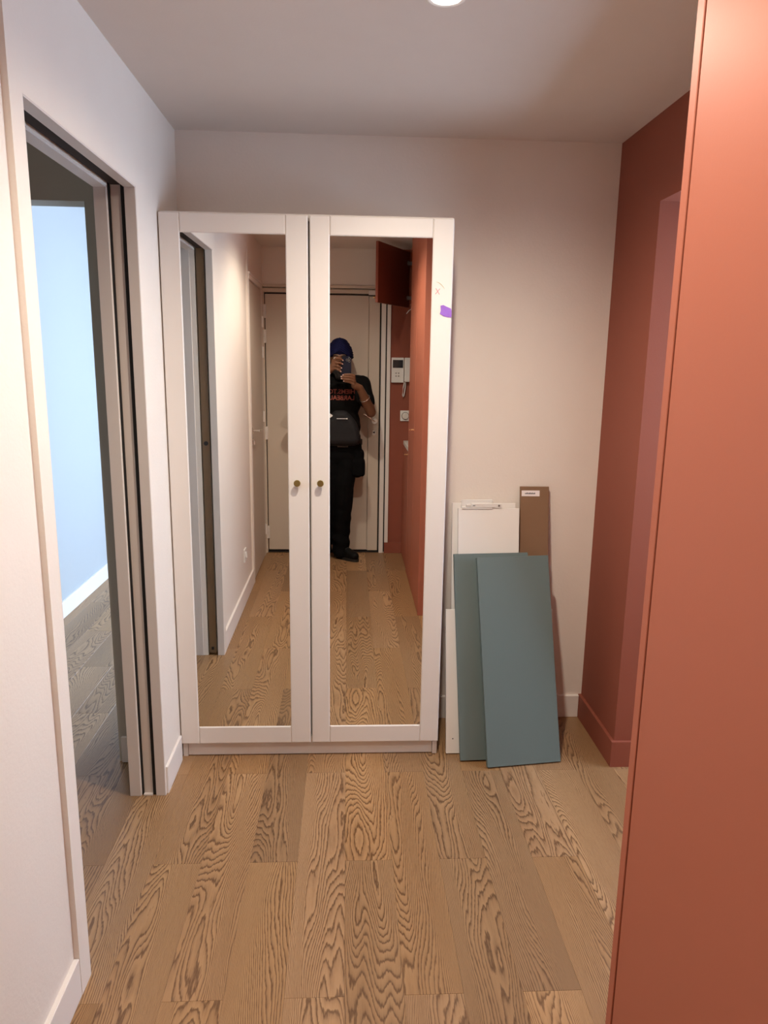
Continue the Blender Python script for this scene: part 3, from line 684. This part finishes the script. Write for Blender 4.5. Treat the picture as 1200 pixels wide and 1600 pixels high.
# beard
bm = bmesh.new(); ell(bm, HC + Vector((0, .040, -.090)), (.055, .050, .040)); ell(bm, HC + Vector((0, .052, -.118)), (.038, .034, .036))
for s in (-1, 1): rcone(bm, HC + Vector((s * .066, .012, -.018)), HC + Vector((s * .045, .045, -.08)), .012, .026); rcone(bm, HC + Vector((0, .092, -.047)), HC + Vector((s * .034, .074, -.060)), .007, .008)
remeshed('beard', bm, 'hair', pr, .005, 1, deform=lambda p, n_: n_ * .004 * mnoise.noise(p * 90))
# turban: domed wrap with layered folds meeting in a peak over the forehead
bm = bmesh.new()
ell(bm, HC + Vector((0, -.020, .055)), (.094, .115, .078)); ell(bm, HC + Vector((0, -.022, .092)), (.074, .092, .060)); ell(bm, HC + Vector((0, -.020, .125)), (.045, .06, .030)); ell(bm, HC + Vector((0, -.050, .010)), (.089, .080, .070))
for s in (-1, 1):
    for i in range(6):
        zz = .030 + i * .0165; rr = .094 - .0022 * i * i * .55
        pts = []
        for k in range(9):
            a = math.radians(90 - s * (k * 22 + 0)); lift = .034 * math.exp(-(k * .75) ** 2) - .004 * k
            pts.append(HC + Vector((rr * .97 * math.cos(a), -.018 + rr * 1.20 * math.sin(a), zz + lift * (1 - i * .09))))
        chain(bm, pts, [.0125] * 9, 10)
def folds(p, n_):
    q = p - HC; return n_ * (.0016 * math.sin(q.z * 420 + abs(q.x) * 260))
turban = remeshed('turban', bm, 'turban', pr, .0038, 2, deform=folds, label='dark blue wrapped turban')
# t-shirt
bm = bmesh.new()
ell(bm, (-.065, -.312, 1.235), (.172, .118, .175)); ell(bm, (-.065, -.308, 1.05), (.166, .122, .17)); rcone(bm, (-.165, -.312, .95), (.035, -.312, .95), .070, .070); ell(bm, (-.065, -.302, .99), (.158, .125, .085))
rcone(bm, shL + Vector((.03, 0, .0)), shR - Vector((.03, 0, .0)), .070, .070); rcone(bm, (-.065, -.315, 1.37), (-.065, -.308, 1.425), .082, .062)
for a, b_ in ((shR, elR), (shL, elL)): rcone(bm, a, a + (b_ - a) * .62, .066, .058)
def wr(p, n_): return n_ * (.0045 * mnoise.noise(Vector((p.x * 9, p.y * 9, p.z * 16))) + .0025 * mnoise.noise(p * 35))
shirt = remeshed('t_shirt', bm, 'shirt', pr, .007, 2, deform=wr, label='black t-shirt with orange lettering')
# trousers
bm = bmesh.new(); rcone(bm, (-.135, -.313, .915), (.005, -.313, .915), .101, .101); rcone(bm, (-.12, -.315, .83), (-.01, -.315, .83), .10, .10)
for hp, k_, an in ((hipR, knR, anR), (hipL, knL, anL)):
    chain(bm, [hp + Vector((0, 0, -.03)), k_ + Vector((0, 0, .13)), k_, an + Vector((0, .01, .12)), an + Vector((0, .014, -.045))], [.092, .083, .074, .070, .066])
def wr2(p, n_): return n_ * (.006 * mnoise.noise(Vector((p.x * 10, p.y * 10, p.z * 22))) + .005 * math.sin(p.z * 60 + p.x * 20) * max(0, min(1, (.5 - p.z) * 3)))
trou = remeshed('trousers', bm, 'trouser', pr, .007, 2, deform=wr2, label='loose black work trousers')
# shoes
for an, dd in ((anR, dR), (anL, dL)):
    bm = bmesh.new(); b0 = Vector((an.x, an.y, 0)); rot = Matrix.Rotation(math.atan2(dd.y, dd.x), 3, 'Z')
    rcone(bm, b0 - dd * .048 + Vector((0, 0, .050)), b0 + dd * .15 + Vector((0, 0, .040)), .040, .034); rcone(bm, b0 - dd * .03 + Vector((0, 0, .05)), b0 - dd * .01 + Vector((0, 0, .095)), .044, .046)
    rcone(bm, b0 + dd * .02 + Vector((0, 0, .075)), b0 + dd * .12 + Vector((0, 0, .045)), .034, .036)
    shoe = remeshed('shoe', bm, 'shoe', pr, .006, 2)
    bm = bmesh.new(); n = 24; lo_, hi_ = [], []
    for k in range(n):
        a = 2 * math.pi * k / n; lx = .055 + .134 * math.cos(a); ly = (.041 + .006 * math.cos(a)) * math.sin(a); p_ = b0 + rot @ Vector((lx, ly, 0))
        lo_.append(bm.verts.new(p_ + Vector((0, 0, .0008)))); hi_.append(bm.verts.new(p_ + Vector((0, 0, .022))))
    bm.faces.new(lo_[::-1]); bm.faces.new(hi_)
    for k in range(n): bm.faces.new((lo_[k], lo_[(k + 1) % n], hi_[(k + 1) % n], hi_[k]))
    obj('sole', bm, 'sole', shoe, label='paler rubber sole')
    bm = bmesh.new()
    for i in range(3):
        c = b0 + dd * (.045 + .026 * i) + Vector((0, 0, .106 - .011 * i)); s_ = rot @ Vector((0, 1, 0)); tube(bm, [c - s_ * .022 - Vector((0, 0, .008)), c, c + s_ * .022 - Vector((0, 0, .008))], .0025, 6)
    obj('lace', bm, 'greyp', shoe)
# belt, buckle
bm = bmesh.new(); n = 40; R = []
for k in range(n):
    a = 2 * math.pi * k / n; R.append((Vector((-.065 + .178 * math.cos(a), -.313 + .112 * math.sin(a), 0))))
ring = [[bm.verts.new(Vector((p_.x, p_.y, z))) for p_ in R] for z in (.902, .942)]
ring += [[bm.verts.new(Vector((-.065 + (p_.x + .065) * .94, -.313 + (p_.y + .313) * .94, z))) for p_ in R] for z in (.942, .902)]
ring.append(ring[0])
for A, B in zip(ring, ring[1:]):
    for k in range(n): bm.faces.new((A[k], A[(k + 1) % n], B[(k + 1) % n], B[k]))
bl = obj('belt', bm, 'belt', pr, smooth=False)
bm = bmesh.new()
for d_ in ((-.075, .005, .945, .952), (-.075, .005, .893, .900), (-.075, -.068, .900, .945), (-.002, .005, .900, .945)): bx(bm, d_[0], d_[1], -.203, -.195, d_[2], d_[3], .0015)
obj('buckle', bm, 'buckle', bl, label='square frame buckle')
# belly bag and hip pouch
bm = bmesh.new()
for k in range(9):
    hw = .105 * (1 - (k / 9.2) ** 2.6) + .012; zz = .955 + .021 * k; dp = .052 - .0012 * k
    rcone(bm, (-.052 - hw + .02, -.208, zz), (-.052 + hw - .02, -.208, zz), dp, dp)
bag = remeshed('belly_bag', bm, 'bag', pr, .006, 3, label='dark grey nylon bag worn on the belly')
bm = bmesh.new(); tube(bm, [(-.008, -.1515, 1.1085), (-.08, -.1515, 1.1085)], .0022, 8); cyl(bm, (-.008, -.1515, 1.1085), (1, 0, 0), .005, .005, .008, 10); obj('zip', bm, 'whitep', bag, label='pale zip line with a round end')
bm = bmesh.new()
for (cx_, cz_) in ((-.128, 1.137), (-.118, 1.130), (-.128, 1.123)):
    r_ = .0095; v_ = [bm.verts.new((cx_ + dx, -.153 + dy, cz_ + dz)) for dy in (0, .004) for dx, dz in ((r_, 0), (0, r_), (-r_, 0), (0, -r_))]
    bm.faces.new(v_[:4]); bm.faces.new(v_[4:][::-1])
    for i in range(4): bm.faces.new((v_[i], v_[(i + 1) % 4], v_[4 + (i + 1) % 4], v_[4 + i]))
obj('emblem', bm, 'whitep', bag, label='small white diamond emblem')
bm = bmesh.new(); rcone(bm, (.075, -.29, .70), (.062, -.29, .90), .052, .046); bx(bm, .030, .134, -.345, -.225, .664, .80, .022, 3); bx(bm, .040, .128, -.338, -.232, .78, .87, .03, 3)
pouch = remeshed('hip_pouch', bm, 'trouser', pr, .006, 5, label='black tool pouch hanging at the right hip')
# bangle
bm = bmesh.new(); c = elR + (wrR - elR) * .58; ax = (wrR - elR).normalized(); a1 = ax.cross(Vector((0, 0, 1))).normalized(); a2 = ax.cross(a1); pts = [c + .0385 * (math.cos(2 * math.pi * k / 30) * a1 + math.sin(2 * math.pi * k / 30) * a2) for k in range(31)]
tube(bm, pts, .0024, 8); obj('bangle', bm, 'silver', pr, smooth=True, label='thin silver bangle')
# lettering laid onto the shirt
dg = bpy.context.evaluated_depsgraph_get()
bv = BVHTree.FromPolygons([v.co + WP[shirt.name] for v in shirt.data.vertices], [p.vertices[:] for p in shirt.data.polygons])
def lettering(text, size, z, m, xc=-.045):
    cu = bpy.data.curves.new('t', 'FONT'); cu.body = text; cu.size = size; cu.align_x = 'CENTER'; cu.offset = size * .018; cu.resolution_u = 3
    o = bpy.data.objects.new('t', cu); C.objects.link(o); d_ = bpy.context.evaluated_depsgraph_get(); me = bpy.data.meshes.new_from_object(o.evaluated_get(d_)); bpy.data.objects.remove(o)
    bm = bmesh.new(); bm.from_mesh(me); bpy.data.meshes.remove(me)
    bmesh.ops.subdivide_edges(bm, edges=[e_ for e_ in bm.edges if e_.calc_length() > .012], cuts=2)
    bmesh.ops.triangulate(bm, faces=bm.faces)
    for v in bm.verts:
        x, zz = xc - v.co.x, z + v.co.y
        hit = bv.ray_cast(Vector((x, .2, zz)), Vector((0, -1, 0)))
        v.co = Vector((x, (hit[0].y if hit[0] else -.2) + .0022, zz))
    ob = obj('lettering', bm, m, shirt, label='block capitals printed on the chest')
    return ob
lettering('HIEMS.TO', .046, 1.288, 'orangep'); lettering('LARBEAU', .046, 1.243, 'orangep')

# phone
po = empty('smartphone', PC, 'dark blue smartphone held up in front of the face', 'phone')
def pbox(a0, a1, b0, b1, c0, c1, bev, seg=3):
    b2 = bmesh.new(); bx(b2, a0, a1, b0, b1, c0, c1)
    bmesh.ops.bevel(b2, geom=[e_ for e_ in b2.edges if abs((e_.verts[0].co - e_.verts[1].co).normalized().z) > .9], offset=bev, segments=5, affect='EDGES')
    for v in b2.verts: v.co = ph(v.co.x, v.co.y, v.co.z)
    return b2
autosmooth(obj('case', pbox(-PHW / 2, PHW / 2, -PHH / 2, PHH / 2, 0, PHT, .011), 'phone', po))
obj('display', pbox(-PHW / 2 + .003, PHW / 2 - .003, -PHH / 2 + .003, PHH / 2 - .003, PHT, PHT + .0005, .009), 'phoneglass', po)
cb = autosmooth(obj('camera_bump', pbox(PHW / 2 - .040, PHW / 2 - .004, PHH / 2 - .042, PHH / 2 - .006, -.002, .001, .009), 'phone', po))
for a, b_ in ((PHW / 2 - .0145, PHH / 2 - .0155), (PHW / 2 - .0145, PHH / 2 - .0325), (PHW / 2 - .0300, PHH / 2 - .024)):
    bm = bmesh.new(); lathe(bm, ph(a, b_, -.0018), CF, [(.0075, 0), (.0075, .0014), (.0062, .0014), (.0060, .0008), (.0002, .0008)], 22); lo_ = obj('camera_lens', bm, 'phoneglass', cb)
    bm = bmesh.new(); pts = [ph(a + .0068 * math.cos(2 * math.pi * k / 24), b_ + .0068 * math.sin(2 * math.pi * k / 24), -.0033) for k in range(25)]; tube(bm, pts, .0013, 6); obj('lens_ring', bm, 'ringm', cb, label='silver lens ring')
